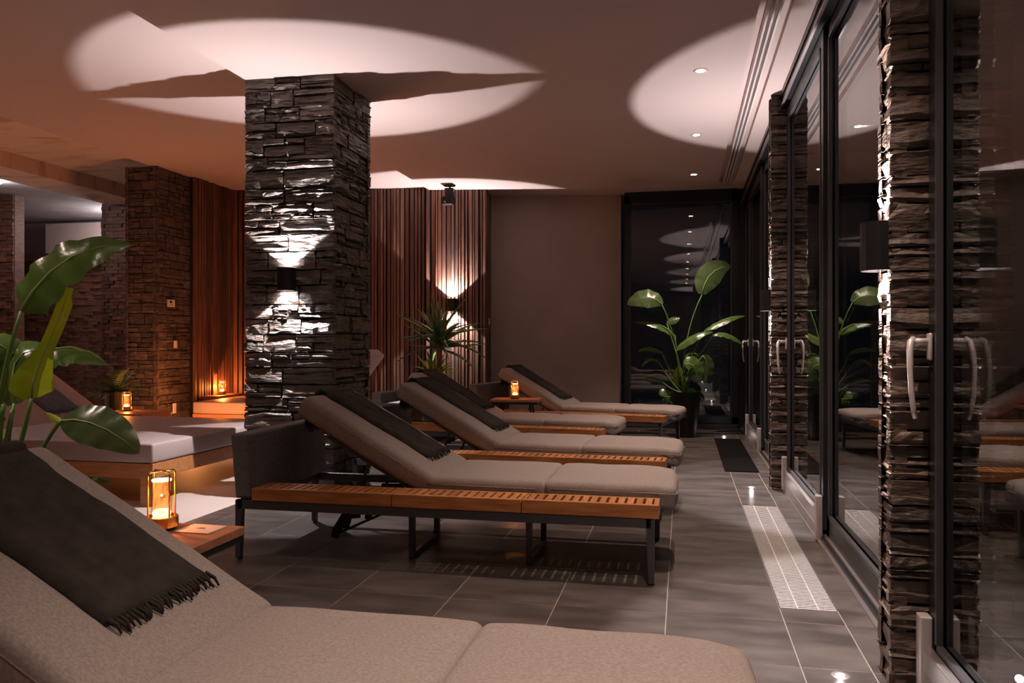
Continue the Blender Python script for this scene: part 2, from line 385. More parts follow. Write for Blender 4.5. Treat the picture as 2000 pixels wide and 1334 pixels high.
clabel = ['stone-faced door column nearest the viewer, with a wall light high on its side', 'second stone-faced door column, between the far glass doors', 'stone-faced column behind the viewpoint', 'stone-faced column further behind the viewpoint', 'stone-faced column at the rear of the room']
for i, y in enumerate(cols):
    p = i < 2
    pillar('stone_column', clabel[i], .622, .95, y, y + .15, H1, .078, .044, STW, {'front': 'p' if p else 's', 'left': 'p' if p else 's', 'back': 's'}, 20 + i, .15, .30)

# ------------------------------------------------------------------ walls
def ewf(x, off=0):  # frame of the end wall
    a = math.atan(.153); p = EW(x); return Matrix.Translation((p[0] - off * math.sin(a), p[1] + off * math.cos(a), 0)) @ Matrix.Rotation(a, 4, 'Z')
def slats(parent, mx, length, z0, z1, rng, depth=.03):
    x = .006; meshes = {}
    while x < length - .012:
        wd = rng.choice((.018, .026, .034, .042)); gp = rng.choice((.011, .015, .022))
        if x + wd > length: break
        key = (wd, z1)
        if key not in meshes: meshes[key] = MB().box(0, wd, -depth, 0, z0, z1).mesh('slat', M['slat'])
        o = link(meshes[key], 'slat', parent); o.matrix_local = mx @ Matrix.Translation((x, 0, 0)) @ Matrix.Diagonal((1, rng.choice((.7, 1, 1.2)), 1, 1)); x += wd + gp
rng = random.Random(11)
sw = empty('wall_slats'); tag(sw, 'wall of vertical brown wooden slats behind the pillar and palm', None, None, 'structure'); sw.name = 'wall_end'
mxA = ewf(-5.34); LA = 2.42
MB().box(-.05, LA, 0, .1, 0, H2, mxA).build('backing', M['dark'], sw); slats(sw, mxA, LA, .0, H2, rng)
sb = empty('wall_panel'); tag(sb, 'slatted panel standing proud of the end wall, carrying the wall light', None, None, 'structure')
mxB = ewf(-3.0, -.07); LB = .72
MB().box(0, LB - .02, .0, .85, 0, H2, mxB).build('backing', M['dark'], sb); slats(sb, mxB, LB, 0, H2, rng)
mxC = mxB @ Matrix.Translation((LB - .02, .0, 0)) @ Matrix.Rotation(math.pi / 2, 4, 'Z'); slats(sb, mxC, .62, 0, H2, rng, .02)
ss = empty('wall_side'); tag(ss, 'slatted wooden wall beside the far stone pillar, glowing orange', None, None, 'structure')
mxD = Matrix.Translation((-5.36, 7.93, 0)) @ Matrix.Rotation(math.pi / 2, 4, 'Z')
MB().box(0, .86, .0, .1, 0, H2, mxD).build('backing', M['dark'], ss); slats(ss, mxD, .85, 0, H2, rng)
mxW = ewf(-2.35, .55)
struct('wall_back', MB().box(-.3, 1.70, 0, .15, 0, H2, mxW), M['wall'], 'plain brown plaster end wall beside the tall window')
struct('wall_back_2', MB().box(.65, 1.3, 9.93, 10.1, 0, H2), M['frame'], 'dark corner post between the end window and the glass doors')
struct('baseboard_end', MB().box(-.3, 1.68, -.012, 0, 0, .07, mxW), M['wall'], 'low skirting along the end wall')
mxW = Matrix.Translation((-.70 - 1.68, 9.93, 0))
wn = empty('window_1'); tag(wn, 'tall dark-framed window in the end wall behind the potted plant', None, None, 'structure')
f = MB(); a0, a1 = 1.68, 3.03
for b in ((a0, a0 + .06, 0, H2 - .04), (a1 - .07, a1, 0, H2 - .04), (a0, a1, H2 - .14, H2), (a0, a1, 0, .14)): f.box(b[0], b[1], -.05, .06, b[2], b[3], mxW)
f.box(a0, a1, -.12, -.05, 0, .06, mxW)
f.build('window_frame', M['frame'], wn)
f = MB()
for b in ((a0 + .06, a0 + .075, .14, H2 - .14), (a1 - .085, a1 - .07, .14, H2 - .14), (a0 + .06, a1 - .07, .14, .152), (a0 + .06, a1 - .07, H2 - .152, H2 - .14)): f.box(b[0], b[1], -.03, -.01, b[2], b[3], mxW)
f.build('glazing_bead', M['steel'], wn)
MB().box(a0 + .06, a1 - .07, 0, .003, .14, H2 - .14, mxW).build('pane', M['pane'], wn)
MB().box(a0 + .06, a1 - .07, .022, .025, .14, H2 - .14, mxW).build('pane', M['pane'], wn)
# rest of the shell, out of view but seen in reflections
struct('wall_rear', MB().box(-13, 1, -9.1, -9, 0, 3.1), M['wall'], 'plain rear wall behind the viewpoint')
struct('wall_left', MB().box(-13.1, -13, -9, 14, 0, 3.1), M['wall'], 'plain wall far to the left')
struct('wall_back_3', MB().box(-13, -5.5, 10.75, 10.9, 0, 3.1), M['lilac_wall'], 'pale lilac wall seen above the wooden mosaic')
struct('wall_back_4', MB().box(-9.6, -7.9, 10.45, 10.75, 2.40, 2.86), M['plaster'], 'cream boxed soffit above the wooden mosaic wall')
# wooden mosaic
def mosaic(parent, mx, wd, z0, z1, ph, pl, rng, stuff, m=M['mosaic']):
    mb = MB(); z = z0; r = 0; cnt = 0; proto = [MB().box(.0015, pl - .0015, -d, 0, .0015, ph - .0015).mesh('wood_block', m) for d in (.008, .014, .02, .028)]
    while z < z1 - ph * .5:
        x = -pl * (.5 if r % 2 else 0) - rng.uniform(0, .02)
        while x < wd:
            d = rng.choice((.008, .014, .02, .028)); xa = max(0, x); xb = min(wd, x + pl)
            if xb - xa > .01:
                if stuff or cnt >= 300 or xb - xa < pl * .98: mb.box(xa + .0015, xb - .0015, -d, 0, z + .0015, z + ph - .0015, mx)
                else:
                    o = link(rng.choice(proto), 'wood_block', parent); o.matrix_local = mx @ Matrix.Translation((xa, 0, z)); cnt += 1
            x += pl
        z += ph; r += 1
    tag(mb.build('block_facing', m, parent), kind='stuff')
mc = empty('mosaic_column'); tag(mc, 'red-brown column of stacked wooden blocks beside the far stone pillar', None, None, 'structure'); mc['kind'] = 'structure'
MB().box(-7.42, -6.86, 9.02, 9.6, 0, 2.83).build('core', M['mortar'], mc)
mosaic(mc, Matrix.Translation((-7.42, 9.02, 0)), .6, 0, 2.83, .046, .13, rng, False)
mc = empty('mosaic_column'); tag(mc, 'dark column of stacked wooden blocks at the left border', None, None, 'structure')
MB().box(-9.4, -8.37, 8.61, 8.76, 0, 2.93).build('core', M['mosaic'], mc)
mosaic(mc, Matrix.Translation((-9.3, 8.6, 0)), .93, 0, 2.93, .046, .13, rng, False)
mw = empty('wall_mosaic'); tag(mw, 'dark wall of stacked wooden blocks between the two block columns', None, None, 'structure'); mw.name = 'wall_far'
MB().box(-11, -6.3, 10.4, 10.5, 0, 2.30).build('core', M['mortar'], mw)
MB().box(-11, -6.3, 10.25, 10.5, 2.28, 2.38).build('ledge', M['mosaic'], mw)
mosaic(mw, Matrix.Translation((-11, 10.4, 0)), 4.6, 0, 2.28, .05, .16, rng, True)

# ------------------------------------------------------------------ glass door front
XF = .72
def handle(parent, y, side=1):
    p = XF - .002
    mb = MB(); rbox(mb, p - .012, p, y - .016, y + .016, .995, 1.075, .006, 2, 2)
    mb.tube([(p - .01, y, 1.05), (p - .05, y, 1.05)], .0105, 10)
    mb.tube([(p - .048, y + .004, 1.056), (p - .058, y - .004, 1.048), (p - .063, y - .012, 1.02), (p - .064, y - .022, .97), (p - .062, y - .026, .90), (p - .056, y - .024, .85), (p - .05, y - .02, .825)], .0115, 10, r1=.007)
    mb.build('door_handle', M['alu_matt'], parent, smooth=True)
def leaf_door(n, y0, y1, label, gl=True):
    d = empty('door_%d' % n); tag(d, label, None, None, 'structure')
    zt = 2.69; s = .075; x0, x1 = XF, XF + .06
    f = MB()
    f.box(x0, x1, y0, y0 + s, .06, zt); f.box(x0, x1, y1 - s, y1, .06, zt); f.box(x0, x1, y0 + s, y1 - s, zt - s, zt); f.box(x0, x1, y0 + s, y1 - s, .06, .155)
    f.build('door_frame', M['frame'], d, bevel=.003)
    b = MB(); c = y0 + s; e = y1 - s
    b.box(x0 - .004, x0 + .014, c, c + .016, .155, zt - s); b.box(x0 - .004, x0 + .014, e - .016, e, .155, zt - s)
    b.box(x0 - .004, x0 + .014, c, e, zt - s - .016, zt - s); b.box(x0 - .004, x0 + .014, c, e, .155, .172)
    b.build('glazing_bead', M['steel'], d)
    MB().box(x0 + .018, x0 + .021, c, e, .155, zt - s).build('pane', M['pane'], d)
    MB().box(x0 + .04, x0 + .043, c, e, .155, zt - s).build('pane', M['pane'], d)
    r = MB().box(x0 - .028, x0 - .001, y0 + .0, y1 - .0, .012, .15).box(x0 - .03, x0, y0 + .06, y1 - .06, .075, .082)
    r.build('runner_cover', M['alu'], d, bevel=.003)
    e_ = MB()
    for q in (y0, y1 - .05): rbox(e_, x0 - .036, x0 - .001, q, q + .05, .005, .24, .006, 2, 2)
    e_.build('cover_cap', M['alu_matt'], d)
    handle(d, y1 - .04)
    return d
def fixed(n, y0, y1, label):
    d = empty('window_%d' % n); tag(d, label, None, None, 'structure')
    x0, x1 = XF + .018, XF + .085; zt = 2.69; s = .07
    f = MB(); f.box(x0, x1, y0, y0 + s, .03, zt); f.box(x0, x1, y1 - s, y1, .03, zt); f.box(x0, x1, y0, y1, zt - s, zt); f.box(x0, x1, y0, y1, .03, .14)
    f.build('window_frame', M['frame'], d, bevel=.003)
    b = MB(); b.box(x0 - .006, x0 + .012, y0 + s, y0 + s + .015, .14, zt - s); b.box(x0 - .006, x0 + .012, y1 - s - .015, y1 - s, .14, zt - s); b.box(x0 - .006, x0 + .012, y0 + s, y1 - s, .14, .156); b.box(x0 - .006, x0 + .012, y0 + s, y1 - s, zt - s - .015, zt - s)
    b.build('glazing_bead', M['steel'], d)
    for x in (x0 + .018, x0 + .04): MB().box(x, x + .003, y0 + s, y1 - s, .14, zt - s).build('pane', M['pane'], d)
    return d
DL = ['glass sliding door at the right border with a large pale handle', 'glass sliding door between the two stone columns with a pale handle', 'furthest glass sliding door beyond the second stone column', 'glass sliding door behind the viewpoint', 'glass sliding door further behind the viewpoint']
FL = ['fixed glass panel beside the viewpoint', 'fixed glass panel just beyond the nearest stone column', 'fixed glass panel beyond the second stone column', 'fixed glass panel behind the viewpoint', 'fixed glass panel further behind the viewpoint']
for i, c in enumerate((2.585, 5.895, 9.205, -.725, -4.035)):
    leaf_door(i + 1, c - 1.49, c, DL[i]); y0 = c - 2.98 if i else c - 2.98
    fixed(i + 2, y0, c - 1.492, FL[i])
# last narrow bay to the corner
d = fixed(9, 9.22, 9.92, 'narrow fixed glass panel in the far corner')
t = MB(); t.box(XF - .035, XF + .14, -8.9, 10.2, 2.69 + .012, H1); t.box(XF - .045, XF - .035, -8.9, 10.2, 2.765, H1 - .01)
struct('trim_1', t, M['frame'], 'dark header rail running above the glass doors')
t = MB(); t.box(XF - .03, XF - .018, -8.9, 10.2, 2.715, 2.75); t.box(XF - .045, XF - .03, -8.9, 10.2, 2.700, 2.712)
struct('trim_2', t, M['alu'], 'bright sliding rail under the header above the doors')
t = MB(); t.box(XF - .012, XF + .0, -8.9, 10.2, 0, .026); t.box(XF, XF + .16, -8.9, 10.2, 0, .03)
struct('trim_3', t, M['frame'], 'dark threshold under the glass doors')
t = MB(); t.box(XF - .03, XF - .012, -8.9, 10.2, 0, .012); t.box(XF + .004, XF + .02, -8.9, 10.2, .03, .038)
struct('trim_4', t, M['alu'], 'bright floor rail along the glass doors')
struct('outside_ground', MB().box(1.0, 9, -9, 14, -.12, -.02), M['ground'], 'dark terrace outside the glass doors')

# ------------------------------------------------------------------ lamps
def dshape(wd, dp, n=10):
    """half-round outline, flat side at y=0, bulging to -y"""
    pts = [(wd / 2, 0)]
    for k in range(n + 1):
        a = math.pi * k / n; pts.append((wd / 2 * math.cos(a), -dp * .35 - dp * .65 * math.sin(a)))
    pts.append((-wd / 2, 0)); return pts
def sconce(loc, rz, label, power, wd=.115, dp=.085, h=.15, group=None):
    root = empty('wall_light', loc, rz); tag(root, label, 'wall light', group)
    o = dshape(wd, dp); i_ = [(x * .92, y * .94 - .002) for x, y in o]; n = len(o)
    vs = []; fs = []
    for z in (-h / 2, h / 2):
        vs += [(x, y, z) for x, y in o] + [(x, y, z) for x, y in i_]
    for k in range(n):
        q = (k + 1) % n
        fs += [(k, q, 2 * n + q, 2 * n + k), (n + k, 3 * n + k, 3 * n + q, n + q), (k, n + k, n + q, q), (2 * n + k, 2 * n + q, 3 * n + q, 3 * n + k)]
    MB().add(vs, fs).build('housing', M['black'], root, smooth=False)
    for s in (-1, 1):
        z = s * (h / 2 - .018); m = MB(); c = [(x * .9, y * .92 - .003, z) for x, y in o]
        m.add(c, [tuple(range(n))]).build('lens', M['lens'], root)
        al, be = rad(17), rad(53)
        e = (al, 0, 0) if s < 0 else (math.pi - al, 0, 0)
        # spot aims along local -Z; tilted towards the wall (+y)
        spot('lamp', (0, -dp * .55, s * (h / 2 + .003)), power, 2 * be, .12, C_COOL, (al if s < 0 else math.pi - al, 0, 0), root, .006)
    return root
sconce((-2.55, PY0 - .012, 1.459), 0, 'black half-round wall light on the front of the large stone pillar', P_SCONCE)
sconce((-2.55, PY1 + .012, 1.459), math.pi, 'black wall light on the hidden rear of the large stone pillar', P_SCONCE)
a = math.atan(.153)
q = ewf(-2.68, -.10).translation
sconce((q.x, q.y - .002, 1.48), a, 'black wall light on the slatted panel behind the palm', P_SLATWALL)
for i, y in enumerate(cols):
    sconce((.618, y + .075, 1.345), -math.pi / 2, ['black wall light on the nearest door column', 'black wall light on the second door column, seen edge on', 'black wall light on the column behind the viewpoint', 'black wall light on the next column behind the viewpoint', 'black wall light on the rearmost column'][i], P_COLUMN, dp=.072)
def downlight(x, y, z, k, gain=1):
    r = empty('downlight', (x, y, z)); tag(r, k, 'ceiling light', 'recessed downlights in one row along the plaster ceiling')
    MB().lathe([(.028, -.001), (.045, -.004), (.048, -.001), (.046, 0)], n=20).build('trim_ring', M['alu_matt'], r, smooth=True)
    MB().lathe([(.0001, -.002), (.029, -.002)], n=16).build('lens', M['lens_warm'], r)
    spot('lamp', (0, 0, -.012), P_DOWN * gain, rad(86), 1.0, C_WARM, (0, 0, 0), r, .012)
for i, y in enumerate([5.27, 6.90, 8.53, 3.64, 2.01, .38, -1.25, -2.88, -4.51]):
    lab = ['small glowing downlight nearest the viewer, large and bright in the ceiling', 'small glowing downlight in the middle of the visible three', 'small glowing downlight furthest off, before the end window'][i] if i < 3 else 'downlight over the foot of the lounger by the stone pillar' if i == 3 else 'downlight above the foot of the nearest lounger' if i == 4 else ['', '', '', '', '', 'downlight in the ceiling just over the viewpoint', 'first downlight behind the viewpoint', 'second downlight behind the viewpoint', 'third and rearmost downlight behind the viewpoint'][i]
    downlight(.115, y, H1, lab)
def floorspot(x, y, lab):
    r = empty('floor_spot', (x, y, 0)); tag(r, lab, 'floor light')
    MB().lathe([(.012, .0025), (.026, .0035), (.03, .0005)], n=20).build('trim_ring', M['alu'], r, smooth=True)
    MB().lathe([(.0001, .003), (.013, .003)], n=16).build('lens', M['lens_floor'], r)
    spot('lamp', (0, 0, .02), P_FLOOR, rad(95), .5, C_COOL, (math.pi, 0, 0), r, .008)
    point('spill', (0, 0, .035), .10, C_COOL, .012, r)
floorspot(.485, 2.655, 'small bright spotlight set in the floor before the nearest column')
floorspot(.485, 5.945, 'small bright spotlight set in the floor by the second column')
floorspot(.45, 9.08, 'small bright spotlight set in the floor by the end window')
floorspot(.485, -.65, 'small spotlight in the floor behind the viewpoint')
floorspot(.485, -3.96, 'small spotlight in the floor further behind the viewpoint')
# lamp on the grey ceiling at the left border
r = empty('ceiling_lamp', (-7.85, 7.75, 2.93)); tag(r, 'bright white round lamp on the grey ceiling at the left border', 'ceiling light')
MB().lathe([(.10, 0), (.10, -.03), (.08, -.04), (.0001, -.045)], n=20).build('diffuser', M['lens_floor'], r)
point('lamp', (0, 0, -.12), P_BAR, (1, .9, .92), .06, r)
r = empty('ceiling_lamp', (-7.85, 10.0, 2.93)); tag(r, 'added white round lamp on the grey ceiling, unseen behind the block column', 'ceiling light')  # lamp added out of sight to light the pale wall and mosaic
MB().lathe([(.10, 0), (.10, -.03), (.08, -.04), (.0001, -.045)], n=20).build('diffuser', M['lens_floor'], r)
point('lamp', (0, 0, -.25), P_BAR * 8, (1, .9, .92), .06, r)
# downlights added out of view to brighten the near lounger and plant
for x, y, lab in ((-1.7, 1.9, 'added downlight above the back of the nearest lounger, out of view'), (-3.4, 2.3, 'added downlight above the big bird-of-paradise plant, out of view')):
    downlight(x, y, H1 if x > -2.8 else H2, lab, .15 if x > -2.8 else .85)
# projector hung from the ceiling
r = empty('ceiling_projector', tuple(at(878, 368, 8.9))); tag(r, 'small black swivelling projector hanging from the ceiling before the slats', 'projector')
r.location.z = H1
MB().lathe([(.0001, 0), (.07, 0), (.065, -.008), (.0001, -.012)], n=20).build('mount_plate', M['black'], r)
MB().tube([(0, 0, -.01), (.01, 0, -.06)], .012).build('arm', M['black'], r)
b = MB(); rbox(b, -.045, .055, -.05, .05, -.13, -.035, .008, 2, 2); b.build('head', M['black'], r)
b = MB(); rbox(b, -.075, .04, -.05, .05, -.215, -.125, .008, 2, 2); b.build('body', M['black'], r)
MB().lathe([(.0001, 0), (.014, 0)], n=12, mx=Matrix.Translation((-.04, -.052, -.19)) @ Matrix.Rotation(rad(90), 4, 'X')).build('lens', M['brass'], r)

# ------------------------------------------------------------------ sun loungers
LW = .84
def lounger_proto():
    root = empty('sun_lounger')
    b = MB()   # upholstered head panel, wider at the foot, leaning out a little
    o = [(-.005, .605), (.088, .605), (.105, .295), (.022, .295)]
    vs = []; 
    b.prism(o, 0, LW); b.build('head_panel', M['fabric_dark'], root, bevel=.012)
    f = MB()
    f.box(.03, 2.0, .0, .028, .245, .288); f.box(.03, 2.0, LW - .028, LW, .245, .288); f.box(.03, .06, .028, LW - .028, .25, .288); f.box(1.98, 2.01, .028, LW - .028, .25, .288)
    f.box(.10, 2.0, .175, .195, .255, .29); f.box(.86, .89, .195, LW - .02, .255, .285)
    f.box(1.46, 1.49, .195, LW - .02, .255, .285)
    f.build('frame', M['steel'], root, bevel=.002)
    for x, s in ((.022, 1), (1.975, 1)):
        for y in (0, LW - .034):
            l = MB(); w0, w1 = .038, .026; xx = x
            l.add([(xx + (w0 - w1) * (0 if x < 1 else 1), y, .006), (xx + (w0 - w1) * (0 if x < 1 else 1) + w1, y, .006), (xx + w0, y, .288), (xx, y, .288)] + [(xx + (w0 - w1) * (0 if x < 1 else 1), y + .03, .006), (xx + (w0 - w1) * (0 if x < 1 else 1) + w1, y + .03, .006), (xx + w0, y + .03, .288), (xx, y + .03, .288)],
                  [(0, 1, 2, 3), (4, 7, 6, 5), (0, 4, 5, 1), (2, 6, 7, 3), (0, 3, 7, 4), (1, 5, 6, 2)])
            lg = l.build('leg', M['steel'], root, bevel=.002)
            MB().lathe([(.0001, 0), (.012, 0), (.012, .007)], (xx + w0 / 2, y + .015, 0), 10).build('glide', M['black'], lg)
            if y == 0:
                bt = MB()
                for z in (.272, .254): bt.lathe([(.0001, .004), (.005, .003), (.006, 0)], n=8, mx=Matrix.Translation((xx + w0 / 2, -.0005, z)) @ Matrix.Rotation(rad(90), 4, 'X'))
                bt.build('bolt', M['black'], lg)
    for x in (.845, 1.425):
        u = MB(); u.box(x - .014, x + .014, .20, .228, 0, .26); u.box(x - .014, x + .014, .60, .628, 0, .26); u.box(x - .014, x + .014, .228, .60, 0, .026)
        u.build('support_frame', M['steel'], root, bevel=.002)
    # bench of slats, three sections
    for s0, s1 in ((.112, .818), (.822, 1.428), (1.432, 2.032)):
        sec = MB().box(s0, s1, -.004, .020, .288, .347).box(s0, s1, .152, .172, .288, .345).box(s0, s0 + .012, .02, .152, .30, .345).box(s1 - .022, s1, .02, .152, .288, .346)
        so = sec.build('bench_section', M['teak'], root, bevel=.002)
        n = round((s1 - s0 - .04) / .0395); p = (s1 - s0 - .036) / n
        me = MB().box(.0062, p - .0062, 0, .132, 0, .016).mesh('slat', M['teak_cross'])
        for k in range(n):
            o = link(me, 'slat', so); o.location = (s0 + .012 + k * p, .0201, .3295)
    # seat cushions
    for s0, s1, sd in ((.885, 1.507, 1), (1.493, 2.11, 2)):
        c = MB(); rbox(c, s0, s1, .192, .80, .290, .394, .030, 5, 9, puff=.012, wob=.004, seed=sd)
        if sd == 2:      # the foot end is rounded in plan and sags a little
            for i_, v in enumerate(c.v):
                t = (v[0] - (s1 - .13)) / .13
                if t > 0: c.v[i_] = (v[0] - .012 * (abs(v[1] - .496) / .304) ** 3, .496 + (v[1] - .496) * (1 - .17 * (1 - math.sqrt(max(0, 1 - min(1, t) ** 2)))), v[2] - .016 * t * t)
        co = c.build('seat_cushion', M['fabric'], root, smooth=True)
        r_ = MB(); e = .006
        pts = [(s0 + .04, .192, .362), (s1 - .05, .194 if sd == 2 else .192, .360)] + ([(s1 - .014, .225, .352), (s1 - .004, .27, .348), (s1 - .002, .70, .348)] if sd == 2 else [])
        r_.tube(pts, .0028, 6); r_.build('seam', M['fabric'], co, smooth=True)
    # raised back
    A = rad(29.3); hx, hz = .925, .296
    mx = Matrix.Translation((hx, 0, hz)) @ Matrix.Rotation(A, 4, 'Y')
    c = MB(); rbox(c, -.80, .0, .192, .80, .0, .108, .034, 5, 10, puff=.010, wob=.004, seed=4, mx=mx)
    bo = c.build('backrest', M['fabric'], root, smooth=True)
    MB().tube([tuple(mx @ Vector(p)) for p in ((-.01, .193, .075), (-.77, .193, .075), (-.799, .23, .075), (-.799, .76, .075))], .0028, 6).build('seam', M['fabric'], bo, smooth=True)
    f = MB()
    for y in (.235, .73): f.box(-.60, -.02, y, y + .022, -.026, -.002, mx)
    f.box(-.60, -.575, .257, .73, -.026, -.002, mx); f.box(-.32, -.30, .257, .73, -.026, -.004, mx)
    f.build('back_frame', M['steel'], root)
    f = MB()
    p0 = mx @ Vector((-.36, 0, -.016))
    for y in (.27, .70):
        f.tube([(p0.x, y, p0.z), (p0.x - .06, y, .285), (p0.x - .13, y, .20)], .008, 8)
    f.tube([(p0.x - .13, .27, .20), (p0.x - .13, .70, .20)], .008, 8); f.build('strut', M['steel'], root)
    f = MB()   # notched ratchet plates below the frame
    for y in (.27, .70):
        f = MB(); f.prism([(.50, .262), (.62, .262), (.635, .215), (.60, .215), (.585, .235), (.555, .215), (.55, .165), (.505, .16), (.49, .115), (.455, .11), (.43, .055), (.395, .06), (.40, .10)], y, y + .006)
        f.build('ratchet_plate', M['black'], root)
    MB().tube([(.415, .28, .075), (.80, .30, .25)], .007, 6).build('stay', M['black'], root)
    return root
def place_lounger(o, ax, ay, rz, label):
    """anchor: near right corner of the bench (local 2.032, 0)"""
    c, s = math.cos(rz), math.sin(rz)
    o.location = (ax - 2.032 * c, ay - 2.032 * s, 0); o.rotation_euler.z = rz
    tag(o, label, 'sun lounger', 'grey sun loungers with teak side benches')
# throws
def throw_proto(ly0, ly1, down, m=M['towel'], hang=.16, A=rad(29.3), hx=.925, hz=.296, L=.80, T=.108, seed=0, name='throw_blanket', skew=0.0):
    root = empty(name)
    mx = Matrix.Translation((hx, 0, hz)) @ Matrix.Rotation(A, 4, 'Y')
    # path in back-local (s, t): from low on the front up, over the top edge, down behind
    path = []
    s = -down
    N = 22
    for k in range(N + 1): path.append((-down + (-L + .03 + down) * k / N, T + .015))
    for k in range(1, 7):
        a = math.pi / 2 * k / 6; path.append((-L + .03 - .048 * math.sin(a), T - .03 + .046 * math.cos(a)))
    path.append((-L - .018, T - .055)); path.append((-L - .016, .02))
    pt = [mx @ Vector((a, 0, b)) for a, b in path]
    last = pt[-1]
    for k in range(1, 5): pt.append(Vector((last.x - .006 * k, 0, last.z - hang * k / 4)))
    n = len(pt); ny = 18
    top = []; bot = []
    for i, p in enumerate(pt):
        q = pt[min(i + 1, n - 1)] - pt[max(i - 1, 0)]; nv = Vector((q.z, 0, -q.x)).normalized()
        if nv.dot(Vector((-.5, 0, 1))) < 0 and i < N: nv = -nv
        if i >= N: 
            nv = Vector((q.z, 0, -q.x)).normalized()
            if nv.x > 0: nv = -nv
        row = []; rb = []
        for j in range(ny + 1):
            t = j / ny; y = ly0 + (ly1 - ly0) * t + skew * (i / n)
            wv = .006 * noise.noise(Vector((i * .16, j * .33 + seed, seed))) + .004 * noise.noise(Vector((i * .5, j * .8, seed + 3)))
            ridge = .010 * math.exp(-((t - .10) / .05) ** 2) + .008 * math.exp(-((t - .30) / .07) ** 2) * (.5 + .5 * noise.noise(Vector((i * .2, seed, 0))))
            edge = -.010 if j in (0, ny) else 0
            yy = y + .004 * noise.noise(Vector((i * .3, seed, j)))
            row.append(p + nv * (.008 + wv + ridge + edge) + Vector((0, yy, 0))); rb.append(p + nv * (-.010) + Vector((0, yy, 0)))
        top.append(row); bot.append(rb)
    vs = [v for r in top for v in r] + [v for r in bot for v in r]; W = ny + 1; off = n * W; fs = []
    for i in range(n - 1):
        for j in range(ny): fs += [(i * W + j, i * W + j + 1, (i + 1) * W + j + 1, (i + 1) * W + j), (off + i * W + j, off + (i + 1) * W + j, off + (i + 1) * W + j + 1, off + i * W + j + 1)]
        fs += [(i * W, (i + 1) * W, off + (i + 1) * W, off + i * W), (i * W + ny, off + i * W + ny, off + (i + 1) * W + ny, (i + 1) * W + ny)]
    for j in range(ny): fs += [(j, off + j, off + j + 1, j + 1), ((n - 1) * W + j, (n - 1) * W + j + 1, off + (n - 1) * W + j + 1, off + (n - 1) * W + j)]
    MB().add(vs, fs).build('cloth', m, root, smooth=True)
    fr = MB(); rr = random.Random(seed + 1); cnt = 26
    d0 = (pt[0] - pt[1]).normalized(); nn = Vector((-d0.z, 0, d0.x)); nn = nn if nn.z > 0 else -nn
    for k in range(cnt):
        y = ly0 + (ly1 - ly0) * (k + .5) / cnt; dy = rr.uniform(-.012, .012); l = rr.uniform(.026, .042)
        p = pt[0] + Vector((0, y, 0))
        fr.tube([p - d0 * .006 + nn * .004, p + d0 * l * .5 + nn * rr.uniform(.004, .010) + Vector((0, dy * .5, 0)), p + d0 * l - nn * .004 + Vector((0, dy, 0))], .0062, 5, r1=.0022)
        p = pt[-1] + Vector((0, y, 0))
        fr.tube([p, p + Vector((rr.uniform(-.006, .006), dy * .6, -l * .6)), p + Vector((rr.uniform(-.01, .01), dy, -l * 1.1))], .0055, 5, r1=.002)
    tag(fr.build('fringe', m, root, smooth=True), kind='stuff')
    return root
spots_ = [(.075, 1.02, 0, 'sun lounger nearest the viewer, filling the lower edge of the view', 'dark charcoal fringed throw over the back of the nearest lounger'),
          (-.099, 3.46, 0, 'grey sun lounger in front of the large stone pillar, its whole teak bench visible', 'dark fringed throw over the lounger in front of the stone pillar'),
          (-.10, 4.74, rad(-3), 'grey sun lounger just behind the one at the stone pillar', 'dark fringed throw over the lounger just behind the one at the pillar'),
          (-.63, 6.30, rad(-6), 'grey sun lounger set back with its foot short of the others', 'dark fringed throw over the set-back lounger below the palm'),
          (-.17, 7.55, rad(-11), 'furthest grey sun lounger, by the end wall and potted plant', 'dark fringed throw over the furthest lounger by the lantern table')]
P0 = lounger_proto(); T0 = throw_proto(.37, .70, .13, seed=2, hang=.10)
for i, (x, y, rz, la, lb) in enumerate(spots_):
    o = P0 if i == 0 else copy_tree(P0)
    place_lounger(o, x, y, rz, la)
    if i == 0: tw = throw_proto(.355, .70, .17, seed=9, hang=.10)
    elif i == 1: tw = T0
    else: tw = copy_tree(T0)
    tw.location = o.location; tw.rotation_euler.z = rz; tag(tw, lb, 'throw blanket', 'dark fringed throws on the lounger backs')

# ------------------------------------------------------------------ lanterns and side tables
def lantern_proto():
    r = empty('table_lantern')
    MB().lathe([(.0001, 0), (.038, 0), (.040, .004), (.040, .008)], n=28).build('foot', M['black'], r, smooth=False)
    MB().lathe([(.040, .008), (.046, .010), (.046, .038), (.044, .040), (.0001, .040)], n=32).build('base', M['brass'], r)
    cg = MB()
    for k in range(4):
        a = math.pi / 4 + k * math.pi / 2 + .35; c, s = math.cos(a), math.sin(a); R_ = .0415
        cg.tube([(c * R_, s * R_, .040), (c * R_, s * R_, .160), (c * R_ * .93, s * R_ * .93, .168), (c * R_ * .8, s * R_ * .8, .171), (0, 0, .172)], .0028, 6)
    cg.lathe([(.0001, .1755), (.005, .175), (.005, .170), (.0001, .170)], n=10)
    cg.build('cage', M['brass'], r, smooth=True)
    MB().lathe([(.029, .041), (.029, .145)], n=28).build('glass_cylinder', M['lantern_glass'], r, smooth=True)
    MB().lathe([(.0001, .142), (.027, .142), (.027, .147), (.0001, .147)], n=24).build('top_disc', M['glow'], r)
    cr = MB(); cr.lathe([(.0001, .042), (.024, .042), (.026, .05), (.020, .058), (.0001, .062)], n=20); cr.build('candle', M['glow'], r, smooth=True)
    co = MB(); co.lathe([(.024, .050), (.0245, .07), (.023, .10), (.0245, .12), (.024, .142)], n=14); co.build('crystal_core', M['crystal'], r, smooth=True)
    point('flame', (0, 0, .09), P_LANTERN, C_FIRE, .003, r)
    return r
LZ = .5
